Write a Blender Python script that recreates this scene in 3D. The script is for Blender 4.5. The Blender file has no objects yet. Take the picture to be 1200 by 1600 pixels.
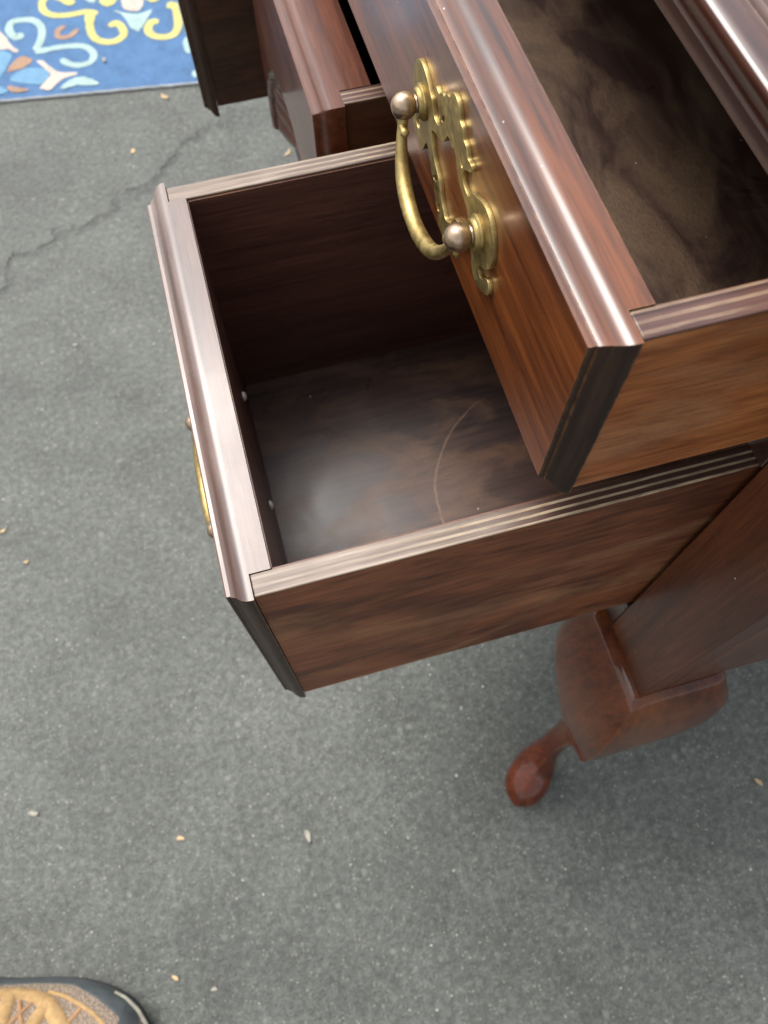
import bpy, bmesh, math, random
from mathutils import Vector, Matrix, noise

# ------------------------------------------------------------------ camera, sky, sun, exposure
SC = bpy.context.scene
COL = SC.collection
K = 0.865            # metres per survey unit
GZ = -1.108          # ground height in survey units (camera = origin)
CAM_R = ((-0.963968, 0.265889, -0.008298), (0.246262, 0.880145, -0.405833), (-0.100603, -0.393254, -0.913909))


def W(p):
    return Vector((p[0] * K, p[1] * K, (p[2] - GZ) * K))


cam = bpy.data.cameras.new('camera')
camo = bpy.data.objects.new('camera', cam)
COL.objects.link(camo)
SC.camera = camo
r0, r1, r2 = [Vector(v).normalized() for v in CAM_R]
m = Matrix.Identity(4)
for i in range(3):
    m[i][0], m[i][1], m[i][2] = r0[i], -r1[i], -r2[i]
m.translation = W((0, 0, 0))
camo.matrix_world = m
cam.sensor_fit = 'VERTICAL'
cam.sensor_height = 36.0
cam.lens = 36.0 * 1205.0 / 1600.0
cam.clip_start = 0.01
cam.clip_end = 300.0
cam.dof.use_dof = True
cam.dof.focus_distance = 0.40 * K
cam.dof.aperture_fstop = cam.lens / (2.5 * K)
SUN_DIR = Vector((0.27, -0.43, 0.86)).normalized()   # towards the sun

world = bpy.data.worlds.new('World')
SC.world = world
world.use_nodes = True
wn = world.node_tree
bg = wn.nodes['Background']
sky = wn.nodes.new('ShaderNodeTexSky')
sky.sky_type = 'NISHITA'
sky.sun_disc = False
sky.sun_elevation = math.asin(SUN_DIR.z)
sky.sun_rotation = math.atan2(SUN_DIR.x, SUN_DIR.y)
sky.air_density = 1.0
sky.dust_density = 4.0
sky.ozone_density = 1.0
hs = wn.nodes.new('ShaderNodeHueSaturation')       # thin cloud: the sky is paler than a clear one
hs.inputs['Saturation'].default_value = 0.22
wn.links.new(sky.outputs[0], hs.inputs['Color'])
wn.links.new(hs.outputs[0], bg.inputs['Color'])
bg.inputs['Strength'].default_value = 0.15

sl = bpy.data.lights.new('sun', 'SUN')
slo = bpy.data.objects.new('sun', sl)
COL.objects.link(slo)
slo.rotation_euler = (-SUN_DIR).to_track_quat('-Z', 'Y').to_euler()
slo.location = (0, 0, 5)
sl.energy = 1.35
sl.angle = math.radians(33)
sl.color = (1.0, 0.965, 0.91)

SC.view_settings.view_transform = 'Standard'
SC.view_settings.look = 'None'
SC.view_settings.gamma = 1.0
SC.view_settings.use_curve_mapping = False
SC.view_settings.exposure = 0.92

random.seed(7)

# ------------------------------------------------------------------ materials
class NT:
    def __init__(s, name):
        s.m = bpy.data.materials.new(name)
        s.m.use_nodes = True
        s.t = s.m.node_tree
        s.b = s.t.nodes['Principled BSDF']

    def n(s, kind, **kw):
        nd = s.t.nodes.new(kind)
        for k, v in kw.items():
            if hasattr(nd, k):
                setattr(nd, k, v)
            else:
                nd.inputs[k].default_value = v
        return nd

    def l(s, a, b):
        s.t.links.new(a, b)

    def coord(s, scale=(1, 1, 1), rot=(0, 0, 0), rnd=True):
        tc = s.n('ShaderNodeTexCoord')
        mp = s.n('ShaderNodeMapping')
        mp.inputs['Scale'].default_value = scale
        mp.inputs['Rotation'].default_value = rot
        if rnd:
            oi = s.n('ShaderNodeObjectInfo')
            ad = s.n('ShaderNodeVectorMath', operation='ADD')
            mu = s.n('ShaderNodeVectorMath', operation='SCALE')
            cb = s.n('ShaderNodeCombineXYZ')
            s.l(oi.outputs['Random'], cb.inputs[0])
            s.l(oi.outputs['Random'], cb.inputs[1])
            s.l(oi.outputs['Random'], cb.inputs[2])
            s.l(cb.outputs[0], mu.inputs[0])
            mu.inputs['Scale'].default_value = 7.3
            s.l(tc.outputs['Object'], ad.inputs[0])
            s.l(mu.outputs[0], ad.inputs[1])
            s.l(ad.outputs[0], mp.inputs['Vector'])
        else:
            s.l(tc.outputs['Object'], mp.inputs['Vector'])
        return mp.outputs[0]

    def noise(s, vec, scale, detail=4, rough=0.55, dist=0.0):
        nd = s.n('ShaderNodeTexNoise')
        nd.inputs['Scale'].default_value = scale
        nd.inputs['Detail'].default_value = detail
        nd.inputs['Roughness'].default_value = rough
        nd.inputs['Distortion'].default_value = dist
        s.l(vec, nd.inputs['Vector'])
        return nd.outputs['Fac']

    def ramp(s, fac, stops, interp='LINEAR'):
        r = s.n('ShaderNodeValToRGB')
        r.color_ramp.interpolation = interp
        els = r.color_ramp.elements
        while len(els) < len(stops):
            els.new(0.5)
        for e, (p, c) in zip(els, stops):
            e.position = p
            e.color = (c, c, c, 1) if isinstance(c, (int, float)) else (*c, 1)
        s.l(fac, r.inputs[0])
        return r.outputs[0]

    def mix(s, fac, a, b, mode='MIX'):
        x = s.n('ShaderNodeMix', data_type='RGBA', blend_type=mode)
        for k, v in ((0, fac), (6, a), (7, b)):
            if isinstance(v, (int, float)):
                x.inputs[k].default_value = v
            elif isinstance(v, tuple):
                x.inputs[k].default_value = (*v, 1)
            else:
                s.l(v, x.inputs[k])
        return x.outputs[2]

    def math(s, op, a, b=0.0, clamp=False):
        x = s.n('ShaderNodeMath', operation=op)
        x.use_clamp = clamp
        for k, v in ((0, a), (1, b)):
            if isinstance(v, (int, float)):
                x.inputs[k].default_value = v
            else:
                s.l(v, x.inputs[k])
        return x.outputs[0]

    def bump(s, h, dist, strength=1.0):
        b = s.n('ShaderNodeBump')
        b.inputs['Distance'].default_value = dist
        b.inputs['Strength'].default_value = strength
        s.l(h, b.inputs['Height'])
        s.l(b.outputs[0], s.b.inputs['Normal'])
        return b

    def edge(s, radius, lo=0.55, hi=0.98):
        bv = s.n('ShaderNodeBevel')
        bv.samples = 4
        bv.inputs['Radius'].default_value = radius
        ge = s.n('ShaderNodeNewGeometry')
        d = s.n('ShaderNodeVectorMath', operation='DOT_PRODUCT')
        s.l(bv.outputs[0], d.inputs[0])
        s.l(ge.outputs['Normal'], d.inputs[1])
        return s.ramp(d.outputs['Value'], [(lo, 1.0), (hi, 0.0)])


AX = {'x': 0, 'y': 1, 'z': 2}


def wood(name, dark, light, axis='x', streak=1.0, rough=0.42, coat=0.7, coat_rough=0.16,
         dust=None, wear=0.6, wear_col=(0.34, 0.17, 0.07), mottle=1.0, along=5.0, stripes=None, extra=None, bumpd=0.00012, spec=0.4, coat_ior=1.5, edge_r=0.0011):
    t = NT(name)
    sc = [60.0, 60.0, 60.0]
    sc[AX[axis]] = along
    sc = [v * streak for v in sc]
    v = t.coord(tuple(sc))
    vi = t.coord((1, 1, 1))
    g1 = t.noise(v, 1.0, 6, 0.62, 0.6)
    sc2 = [10.0, 10.0, 10.0]
    sc2[AX[axis]] = along * 0.48
    g2 = t.noise(t.coord(tuple(sc2)), 1.0, 3, 0.5, 0.9)
    sc3 = [900.0, 900.0, 900.0]
    sc3[AX[axis]] = 45.0
    g3 = t.noise(t.coord(tuple(sc3)), 1.0, 2, 0.5)
    a = t.ramp(g1, [(0.32, 0.0), (0.70, 1.0)])
    b = t.ramp(g2, [(0.34, 0.0), (0.66, 1.0)])
    f = t.mix(0.5 * mottle, a, b)
    scb = [230.0, 230.0, 230.0]
    scb[AX[axis]] = along * 1.8
    g4 = t.ramp(t.noise(t.coord(tuple(v_ * streak for v_ in scb)), 1.0, 4, 0.6, 0.4), [(0.34, 0.0), (0.66, 1.0)])
    f = t.mix(0.32, f, g4)
    f = t.ramp(f, [(0.22, 0.0), (0.80, 1.0)])
    col = t.mix(f, dark, light)
    pores = t.ramp(g3, [(0.40, 0.55), (0.56, 1.0)])
    col = t.mix(0.55, col, pores, 'MULTIPLY')
    rgh = rough
    if stripes:
        # worn ply layers seen on a cut edge: pale bands across `saxis`
        saxis, width, pale, amount = stripes
        tc = t.n('ShaderNodeTexCoord')
        sp = t.n('ShaderNodeSeparateXYZ')
        t.l(tc.outputs['Object'], sp.inputs[0])
        wob = t.noise(t.coord((14, 14, 14)), 1.0, 3, 0.6)
        yy = t.math('ADD', sp.outputs[AX[saxis]], t.math('MULTIPLY', wob, 0.0011))
        w = t.math('SINE', t.math('MULTIPLY', yy, 2 * math.pi / width))
        band = t.ramp(w, [(0.30, 0.0), (0.62, 1.0)])
        sx = [240.0, 240.0, 240.0]
        sx[AX[axis]] = 26.0
        brk = t.ramp(t.noise(t.coord(tuple(sx)), 1.0, 4, 0.6), [(0.36, 0.15), (0.60, 1.0)])
        big = t.ramp(t.noise(t.coord((7, 7, 7)), 1.0, 2, 0.5), [(0.3, 0.35), (0.62, 1.0)])
        fac = t.math('MULTIPLY', t.math('MULTIPLY', band, brk), t.math('MULTIPLY', big, amount))
        col = t.mix(fac, col, pale)
    if dust:
        dcol, amt, dsc, lo, hi = dust
        ds = [dsc, dsc, dsc]
        ds[AX[axis]] = dsc * 0.45
        dn = t.noise(t.coord(tuple(ds)), 1.0, 5, 0.6, 0.7)
        dm = t.ramp(dn, [(lo, 0.0), (hi, 1.0)])
        fs = [1500.0, 1500.0, 1500.0]
        fs[AX[axis]] = 420.0
        fine = t.ramp(t.noise(t.coord(tuple(fs)), 1.0, 3, 0.6), [(0.35, 0.45), (0.65, 1.0)])
        dm = t.math('MULTIPLY', dm, t.math('MULTIPLY', fine, amt))
        col = t.mix(dm, col, dcol)
        rgh = t.math('ADD', t.math('MULTIPLY', dm, 0.25), rough, True)
    if extra:
        col = extra(t, col)
    if wear > 0:
        e = t.edge(edge_r)
        wn_ = t.ramp(t.noise(t.coord((160, 160, 160)), 1.0, 4, 0.65), [(0.40, 0.0), (0.60, 1.0)])
        ef = t.math('MULTIPLY', t.math('MULTIPLY', e, wn_), wear)
        col = t.mix(ef, col, wear_col)
    t.l(col, t.b.inputs['Base Color'])
    if isinstance(rgh, float):
        t.b.inputs['Roughness'].default_value = rgh
    else:
        t.l(rgh, t.b.inputs['Roughness'])
    t.b.inputs['Coat Weight'].default_value = coat
    t.b.inputs['Specular IOR Level'].default_value = spec
    t.b.inputs['Coat IOR'].default_value = coat_ior
    sm = t.noise(t.coord((16, 16, 16)), 1.0, 4, 0.6, 0.5)
    t.l(t.ramp(sm, [(0.3, coat_rough * 0.75), (0.7, coat_rough * 1.5)]), t.b.inputs['Coat Roughness'])
    wav = t.noise(t.coord((26, 26, 26)), 1.0, 2, 0.5)
    t.bump(t.math('ADD', t.mix(0.5, g3, g1), t.math('MULTIPLY', wav, 3.0)), bumpd, 0.8)
    return t.m


def specks(t, col, scale=90, thr=0.055, c=(0.7, 0.66, 0.58)):
    v = t.n('ShaderNodeTexVoronoi')
    v.inputs['Scale'].default_value = scale
    t.l(t.coord((1, 1, 1)), v.inputs['Vector'])
    m_ = t.ramp(v.outputs['Distance'], [(thr * 0.6, 1.0), (thr, 0.0)])
    n_ = t.ramp(t.noise(t.coord((40, 40, 40)), 1.0, 2), [(0.55, 0.0), (0.6, 1.0)])
    return t.mix(t.math('MULTIPLY', m_, n_), col, c)


def floor_extra(t, col):
    """curved scuff, short scratches and a brown glue patch on the deep drawer's bottom"""
    tc = t.n('ShaderNodeTexCoord')
    col = specks(t, col, 70, 0.05)
    sp = t.n('ShaderNodeSeparateXYZ')
    t.l(tc.outputs['Object'], sp.inputs[0])
    x, y = sp.outputs[0], sp.outputs[1]
    # scuff: arc round a centre
    cx, cy, R = SCUFF
    dx = t.math('SUBTRACT', x, cx)
    dy = t.math('SUBTRACT', y, cy)
    r = t.math('SQRT', t.math('ADD', t.math('MULTIPLY', dx, dx), t.math('MULTIPLY', dy, dy)))
    jit = t.math('MULTIPLY', t.math('SUBTRACT', t.noise(t.coord((38, 38, 38)), 1.0, 4, 0.7), 0.5), 0.005)
    d = t.math('ABSOLUTE', t.math('SUBTRACT', t.math('ADD', r, jit), R))
    line = t.ramp(t.math('MULTIPLY', d, 400.0), [(0.18, 1.0), (0.36, 0.0)])
    ym = t.math('MULTIPLY', t.math('ADD', y, 0.0628 * K), 1.0 / (0.13 * K))
    a0 = t.ramp(ym, [(0.0, 0.0), (0.1, 1.0), (0.84, 1.0), (0.94, 0.0)])
    a1 = t.ramp(dx, [(0.0, 0.0), (0.01, 1.0)])
    brk = t.ramp(t.noise(t.coord((90, 90, 90)), 1.0, 3), [(0.30, 0.15), (0.50, 0.85)])
    f = t.math('MULTIPLY', t.math('MULTIPLY', line, a0), t.math('MULTIPLY', brk, a1))
    col = t.mix(f, col, (0.24, 0.13, 0.08))
    return col


SCUFF = (-0.2681 * K, 0.0427 * K, 0.1095 * K)   # centre and radius in the bottom's own coordinates
M = {}


def ply_extra(t, col):
    """towards the case the varnish is intact and the cut plies stand out cream against dark"""
    tc = t.n('ShaderNodeTexCoord')
    sp = t.n('ShaderNodeSeparateXYZ')
    t.l(tc.outputs['Object'], sp.inputs[0])
    wob = t.noise(t.coord((22, 60, 60)), 1.0, 4, 0.6)
    yy = t.math('ADD', sp.outputs[1], t.math('MULTIPLY', wob, 0.0009))
    w = t.math('SINE', t.math('MULTIPLY', yy, 2 * math.pi / (0.0042 * K)))
    band = t.ramp(w, [(0.35, 0.0), (0.6, 1.0)])
    rough_n = t.ramp(t.noise(t.coord((60, 300, 300)), 1.0, 4, 0.65), [(0.35, 0.35), (0.6, 1.0)])
    c2 = t.mix(t.math('MULTIPLY', band, rough_n), (0.045, 0.016, 0.010), (0.46, 0.35, 0.22))
    xm = t.math('ADD', t.math('MULTIPLY', sp.outputs[0], -1.0 / (0.30 * K)), t.math('MULTIPLY', t.math('SUBTRACT', wob, 0.5), 0.35))
    m_ = t.ramp(xm, [(0.26, 0.0), (0.62, 0.92)])
    return t.mix(m_, col, c2)


PALE = (0.50, 0.42, 0.33)
M['case'] = wood('mahogany_case', (0.060, 0.014, 0.005), (0.150, 0.042, 0.013), 'z', rough=0.45, coat=0.4, coat_rough=0.2, spec=0.3,
                 extra=lambda t, c: specks(t, c, 60, 0.04))
M['case_top'] = wood('mahogany_top', (0.04, 0.009, 0.004), (0.13, 0.035, 0.013), 'y', rough=0.38, coat=1.0, coat_rough=0.22, coat_ior=1.6)
M['rail'] = wood('mahogany_rail', (0.020, 0.006, 0.003), (0.070, 0.024, 0.010), 'y', rough=0.4, coat=0.8, coat_rough=0.2)
M['leg'] = wood('mahogany_leg', (0.040, 0.007, 0.0025), (0.15, 0.028, 0.006), 'z', rough=0.4, edge_r=0.004, coat=0.75, coat_rough=0.06, coat_ior=1.5, spec=0.1, mottle=0.8,
                dust=((0.38, 0.15, 0.045), 0.35, 8, 0.48, 0.72))
M['front'] = wood('cherry_front', (0.034, 0.007, 0.003), (0.22, 0.060, 0.012), 'y', streak=0.9, rough=0.36, coat=1.0, coat_rough=0.20, coat_ior=1.5, edge_r=0.0015, wear=0.85,
                  extra=lambda t, c: specks(t, c, 80, 0.04))
M['front_deep'] = wood('cherry_front_deep', (0.042, 0.014, 0.009), (0.135, 0.066, 0.044), 'y', rough=0.45, coat=0.9, coat_rough=0.26, coat_ior=1.6,
                       dust=((0.30, 0.235, 0.20), 0.5, 14, 0.42, 0.68))
M['front_dark'] = wood('cherry_front_dark', (0.04, 0.010, 0.005), (0.11, 0.035, 0.016), 'y', rough=0.4, coat=0.9, coat_rough=0.2)
M['end_grain'] = wood('dark_end_grain', (0.018, 0.008, 0.005), (0.060, 0.029, 0.016), 'z', rough=0.55, coat=0.18, coat_rough=0.2, spec=0.2, edge_r=0.0016, wear=0.8,
                      wear_col=(0.40, 0.24, 0.11))
M['side'] = wood('drawer_side_stain', (0.080, 0.020, 0.007), (0.27, 0.088, 0.031), 'x', along=17.0, rough=0.55, coat=0.12, coat_rough=0.4, spec=0.3,
                 dust=((0.44, 0.24, 0.115), 0.75, 12, 0.47, 0.68))
M['side_warm'] = wood('drawer_side_warm', (0.22, 0.056, 0.011), (0.52, 0.185, 0.052), 'x', along=17.0, rough=0.55, coat=0.12, coat_rough=0.4, spec=0.3,
                      dust=((0.60, 0.36, 0.19), 0.65, 11, 0.47, 0.68))
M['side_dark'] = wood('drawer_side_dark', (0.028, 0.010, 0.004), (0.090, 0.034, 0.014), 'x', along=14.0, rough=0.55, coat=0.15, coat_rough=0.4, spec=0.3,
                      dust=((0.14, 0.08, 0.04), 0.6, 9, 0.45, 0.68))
M['side_top'] = wood('drawer_side_top_edge', (0.13, 0.085, 0.062), (0.33, 0.255, 0.20), 'x', rough=0.5, coat=0.4, coat_rough=0.3,
                     stripes=('y', 0.0046 * K, (0.44, 0.36, 0.28), 0.45), mottle=0.7, extra=ply_extra, wear_col=(0.5, 0.34, 0.2))
M['side_top_dark'] = wood('drawer_side_top_edge_dark', (0.045, 0.015, 0.012), (0.16, 0.080, 0.062), 'x', rough=0.45, coat=0.6, coat_rough=0.24,
                          stripes=('y', 0.0046 * K, (0.40, 0.28, 0.18), 0.7), mottle=0.7)
M['floor'] = wood('drawer_bottom', (0.026, 0.012, 0.010), (0.095, 0.048, 0.036), 'x', rough=0.45, coat=0.6, coat_rough=0.34, coat_ior=1.6,
                  dust=((0.22, 0.11, 0.055), 0.65, 34, 0.47, 0.62), extra=floor_extra)
M['floor_top'] = wood('drawer_bottom_stained', (0.016, 0.006, 0.004), (0.040, 0.017, 0.011), 'y', rough=0.5, coat=0.3, coat_rough=0.3,
                      dust=((0.105, 0.062, 0.032), 1.0, 34, 0.42, 0.62), extra=lambda t, c: specks(t, c, 120, 0.06))
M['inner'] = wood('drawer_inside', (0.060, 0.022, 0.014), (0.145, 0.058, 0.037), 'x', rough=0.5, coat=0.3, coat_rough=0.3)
M['fan'] = wood('carved_fan', (0.042, 0.011, 0.006), (0.13, 0.038, 0.017), 'y', rough=0.42, spec=0.25, coat=0.7, coat_rough=0.16, coat_ior=1.45, wear=0.4)


def brass(name, c1, c2, rough, wear=0.5):
    t = NT(name)
    n1 = t.noise(t.coord((260, 260, 260)), 1.0, 5, 0.7)
    n2 = t.noise(t.coord((60, 60, 60)), 1.0, 3, 0.6)
    f = t.ramp(t.mix(0.5, n1, n2), [(0.36, 0.0), (0.62, 1.0)])
    col = t.mix(f, c1, c2)
    e = t.edge(0.0007)
    col = t.mix(t.math('MULTIPLY', e, wear), col, (0.80, 0.62, 0.24))
    t.l(col, t.b.inputs['Base Color'])
    t.b.inputs['Metallic'].default_value = 0.88
    t.l(t.ramp(n1, [(0.3, rough * 0.8), (0.7, rough * 1.35)]), t.b.inputs['Roughness'])
    t.bump(n1, 0.00025, 0.7)
    return t.m


M['brass'] = brass('brass_antique', (0.22, 0.155, 0.055), (0.50, 0.375, 0.15), 0.43)
M['brass_ball'] = brass('brass_ball_worn', (0.32, 0.22, 0.14), (0.52, 0.40, 0.28), 0.27, 0.0)


def plain(name, c, rough=0.6, metal=0.0, nscale=80, var=0.25, bump=0.0):
    t = NT(name)
    n1 = t.noise(t.coord((nscale,) * 3), 1.0, 4, 0.6)
    col = t.mix(t.ramp(n1, [(0.3, 0.0), (0.7, 1.0)]), tuple(v * (1 - var) for v in c), tuple(min(1, v * (1 + var)) for v in c))
    t.l(col, t.b.inputs['Base Color'])
    t.b.inputs['Roughness'].default_value = rough
    t.b.inputs['Metallic'].default_value = metal
    if bump:
        t.bump(n1, bump)
    return t.m


M['steel'] = plain('bolt_steel', (0.75, 0.72, 0.66), 0.45, 0.3)
M['hole'] = plain('bolt_hole', (0.01, 0.008, 0.007), 0.9)


def asphalt():
    t = NT('weathered_asphalt')
    v = t.coord((1, 1, 1), rnd=False)
    big = t.noise(v, 1.3, 4, 0.55)
    mid = t.noise(v, 13.0, 4, 0.6, 0.4)
    fine = t.noise(v, 120.0, 5, 0.7)
    vf = t.noise(v, 430.0, 3, 0.7)
    col = t.mix(t.ramp(big, [(0.3, 0.0), (0.7, 1.0)]), (0.064, 0.069, 0.061), (0.095, 0.100, 0.089))
    col = t.mix(0.8, col, t.ramp(mid, [(0.25, 0.74), (0.75, 1.24)]), 'MULTIPLY')
    col = t.mix(0.9, col, t.ramp(fine, [(0.30, 0.52), (0.50, 0.95), (0.70, 1.6)]), 'MULTIPLY')
    col = t.mix(0.6, col, t.ramp(vf, [(0.34, 0.42), (0.64, 1.75)]), 'MULTIPLY')
    vo = t.n('ShaderNodeTexVoronoi')
    vo.inputs['Scale'].default_value = 230.0
    t.l(v, vo.inputs['Vector'])
    sm = t.ramp(vo.outputs['Distance'], [(0.14, 1.0), (0.36, 0.0)])
    rr = t.n('ShaderNodeSeparateXYZ')
    t.l(vo.outputs['Color'], rr.inputs[0])
    pick = t.ramp(rr.outputs[0], [(0.62, 0.0), (0.90, 0.85)])
    stone = t.mix(rr.outputs[1], (0.21, 0.22, 0.195), (0.28, 0.26, 0.20))
    col = t.mix(t.math('MULTIPLY', sm, pick), col, stone)
    vo2 = t.n('ShaderNodeTexVoronoi')
    vo2.inputs['Scale'].default_value = 62.0
    t.l(v, vo2.inputs['Vector'])
    sm2 = t.ramp(vo2.outputs['Distance'], [(0.05, 1.0), (0.10, 0.0)])
    col = t.mix(t.math('MULTIPLY', sm2, 0.6), col, (0.36, 0.36, 0.32))
    st = t.ramp(t.noise(v, 4.2, 5, 0.65, 1.2), [(0.30, 0.80), (0.48, 1.0), (0.66, 1.14)])
    col = t.mix(1.0, col, st, 'MULTIPLY')
    vo3 = t.n('ShaderNodeTexVoronoi')
    vo3.inputs['Scale'].default_value = 85.0
    t.l(v, vo3.inputs['Vector'])
    r3 = t.n('ShaderNodeSeparateXYZ')
    t.l(vo3.outputs['Color'], r3.inputs[0])
    sh3 = t.math('ADD', vo3.outputs['Distance'], t.math('MULTIPLY', t.math('SUBTRACT', vf, 0.5), 0.5))
    m3 = t.math('MULTIPLY', t.ramp(sh3, [(0.20, 1.0), (0.36, 0.0)]), t.ramp(r3.outputs[0], [(0.72, 0.0), (0.9, 0.6)]))
    col = t.mix(m3, col, t.mix(r3.outputs[1], (0.05, 0.055, 0.05), (0.22, 0.225, 0.20)))
    # one wandering old crack and a faint patch edge
    sp = t.n('ShaderNodeSeparateXYZ')
    t.l(v, sp.inputs[0])
    wv = t.noise(v, 7.0, 4, 0.6)
    wx = t.math('MULTIPLY', t.math('SUBTRACT', wv, 0.5), 0.22)
    d = t.math('ADD', t.math('ADD', t.math('MULTIPLY', sp.outputs[0], CRK[0]), t.math('MULTIPLY', sp.outputs[1], CRK[1])), CRK[2])
    d = t.math('ABSOLUTE', t.math('ADD', d, wx))
    ck = t.ramp(t.math('MULTIPLY', d, 20.0), [(0.04, 1.0), (0.32, 0.0)], 'EASE')
    ckm = t.math('MULTIPLY', ck, t.ramp(t.noise(v, 22.0, 3), [(0.34, 0.3), (0.6, 1.0)]))
    col = t.mix(t.math('MULTIPLY', ckm, 0.6), col, (0.03, 0.033, 0.03))
    t.l(col, t.b.inputs['Base Color'])
    t.b.inputs['Roughness'].default_value = 0.62
    t.b.inputs['Specular IOR Level'].default_value = 0.5
    h = t.mix(0.4, fine, vf)
    h = t.mix(0.25, h, sm, 'ADD')
    h = t.math('SUBTRACT', h, t.math('MULTIPLY', ckm, 1.6))
    t.bump(h, 0.0022, 0.9)
    return t.m


_a, _b = W((0.4297, -1.1081, GZ)), W((-0.0334, -1.4033, GZ))
_n = Vector((-(_b.y - _a.y), _b.x - _a.x)).normalized()
CRK = (_n.x, _n.y, -(_n.x * _a.x + _n.y * _a.y))
M['asphalt'] = asphalt()


def weave(name, c, pile=0.0008):
    t = NT(name)
    v = t.coord((1, 1, 1), rnd=False)
    n1 = t.noise(v, 300.0, 4, 0.7)
    n2 = t.noise(v, 35.0, 3, 0.6)
    f = t.ramp(t.mix(0.35, n1, n2), [(0.34, 0.0), (0.64, 1.0)])
    col = t.mix(f, tuple(x * 0.72 for x in c), tuple(min(0.95, x * 1.22) for x in c))
    t.l(col, t.b.inputs['Base Color'])
    t.b.inputs['Roughness'].default_value = 0.95
    t.bump(n1, pile, 0.9)
    return t.m


M['rug_blue'] = weave('rug_blue', (0.070, 0.150, 0.29))
M['rug_yellow'] = weave('rug_yellow', (0.50, 0.46, 0.17))
M['rug_aqua'] = weave('rug_aqua', (0.33, 0.45, 0.43))
M['rug_orange'] = weave('rug_tan', (0.33, 0.21, 0.14))
M['rug_cream'] = weave('rug_cream', (0.50, 0.43, 0.37))
M['rug_sky'] = weave('rug_sky', (0.14, 0.28, 0.42))
M['rug_edge'] = weave('rug_edge', (0.36, 0.37, 0.37))

# ------------------------------------------------------------------ helpers
class MB:
    def __init__(s):
        s.v, s.f = [], []

    def quad(s, *pts):
        b = len(s.v)
        s.v += [tuple(p) for p in pts]
        s.f.append(tuple(range(b, b + len(pts))))

    def box(s, x0, x1, y0, y1, z0, z1):
        b = len(s.v)
        s.v += [(x, y, z) for x in (x0, x1) for y in (y0, y1) for z in (z0, z1)]
        s.f += [tuple(b + i for i in q) for q in ((0, 1, 3, 2), (4, 6, 7, 5), (0, 4, 5, 1), (2, 3, 7, 6), (0, 2, 6, 4), (1, 5, 7, 3))]
        return s

    def rings(s, rings, cap0=True, cap1=True, close=True):
        b = len(s.v)
        n = len(rings[0])
        for r in rings:
            s.v += [tuple(p) for p in r]
        for i in range(len(rings) - 1):
            for j in range(n if close else n - 1):
                k = (j + 1) % n
                s.f.append((b + i * n + j, b + i * n + k, b + (i + 1) * n + k, b + (i + 1) * n + j))
        if cap0:
            s.f.append(tuple(b + j for j in range(n))[::-1])
        if cap1:
            s.f.append(tuple(b + (len(rings) - 1) * n + j for j in range(n)))
        return s

    def build(s, name, mat, parent=None, origin=None, bevel=0.0, angle=35, world=False):
        """coordinates are survey units relative to the camera; stored in metres"""
        me = bpy.data.meshes.new(name)
        o0 = W(origin) if origin else (parent.matrix_world.translation if parent else Vector((0, 0, 0)))
        if parent and not origin:
            o0 = WP[parent.name]
        vs = [tuple(W(p) - o0) for p in s.v]
        me.from_pydata(vs, [], s.f)
        bm = bmesh.new()
        bm.from_mesh(me)
        bmesh.ops.remove_doubles(bm, verts=bm.verts, dist=1e-6)
        bmesh.ops.dissolve_degenerate(bm, edges=bm.edges, dist=1e-7)
        bmesh.ops.recalc_face_normals(bm, faces=bm.faces)
        bm.to_mesh(me)
        bm.free()
        me.polygons.foreach_set('use_smooth', [True] * len(me.polygons))
        me.set_sharp_from_angle(angle=math.radians(angle))
        me.materials.append(mat)
        ob = bpy.data.objects.new(name, me)
        COL.objects.link(ob)
        if parent:
            ob.parent = parent
            ob.location = o0 - WP[parent.name]
        else:
            ob.location = o0
        WP[ob.name] = o0.copy()
        if bevel:
            bv = ob.modifiers.new('bevel', 'BEVEL')
            bv.width = bevel * K
            bv.segments = 2
            bv.limit_method = 'ANGLE'
            bv.angle_limit = math.radians(40)
        return ob


WP = {}


def thing(name, label, cat, at, group=None):
    o = bpy.data.objects.new(name, None)
    COL.objects.link(o)
    o.location = W(at)
    o.empty_display_size = 0.05
    WP[o.name] = W(at)
    o['label'] = label
    o['category'] = cat
    if group:
        o['group'] = group
    return o


def tag(o, label=None, cat=None, group=None, kind=None):
    for k, v in (('label', label), ('category', cat), ('group', group), ('kind', kind)):
        if v:
            o[k] = v
    return o


def rect_x(x, y0, y1, z0, z1):
    return [(x, y0, z0), (x, y1, z0), (x, y1, z1), (x, y0, z1)]


def catmull(pts, n=5, closed=False):
    out = []
    N = len(pts)
    rng = range(N) if closed else range(N - 1)
    for i in rng:
        p = [Vector(pts[(i + k) % N] if closed else pts[min(max(i + k, 0), N - 1)]) for k in (-1, 0, 1, 2)]
        for s_ in range(n):
            t_ = s_ / n
            out.append(0.5 * ((2 * p[1]) + (-p[0] + p[2]) * t_ + (2 * p[0] - 5 * p[1] + 4 * p[2] - p[3]) * t_ ** 2 + (-p[0] + 3 * p[1] - 3 * p[2] + p[3]) * t_ ** 3))
    if not closed:
        out.append(Vector(pts[-1]))
    return out


def tube(mb, path, radii, n=14, flat=1.0):
    path = [Vector(p) for p in path]
    rings = []
    up = None
    for i, p in enumerate(path):
        d = (path[min(i + 1, len(path) - 1)] - path[max(i - 1, 0)]).normalized()
        if up is None:
            up = d.orthogonal().normalized()
        up = (up - d * up.dot(d)).normalized()
        sd = d.cross(up)
        rings.append([p + (up * math.cos(a) + sd * math.sin(a) * flat) * radii[i] for a in [2 * math.pi * k / n for k in range(n)]])
    mb.rings(rings)


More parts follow.
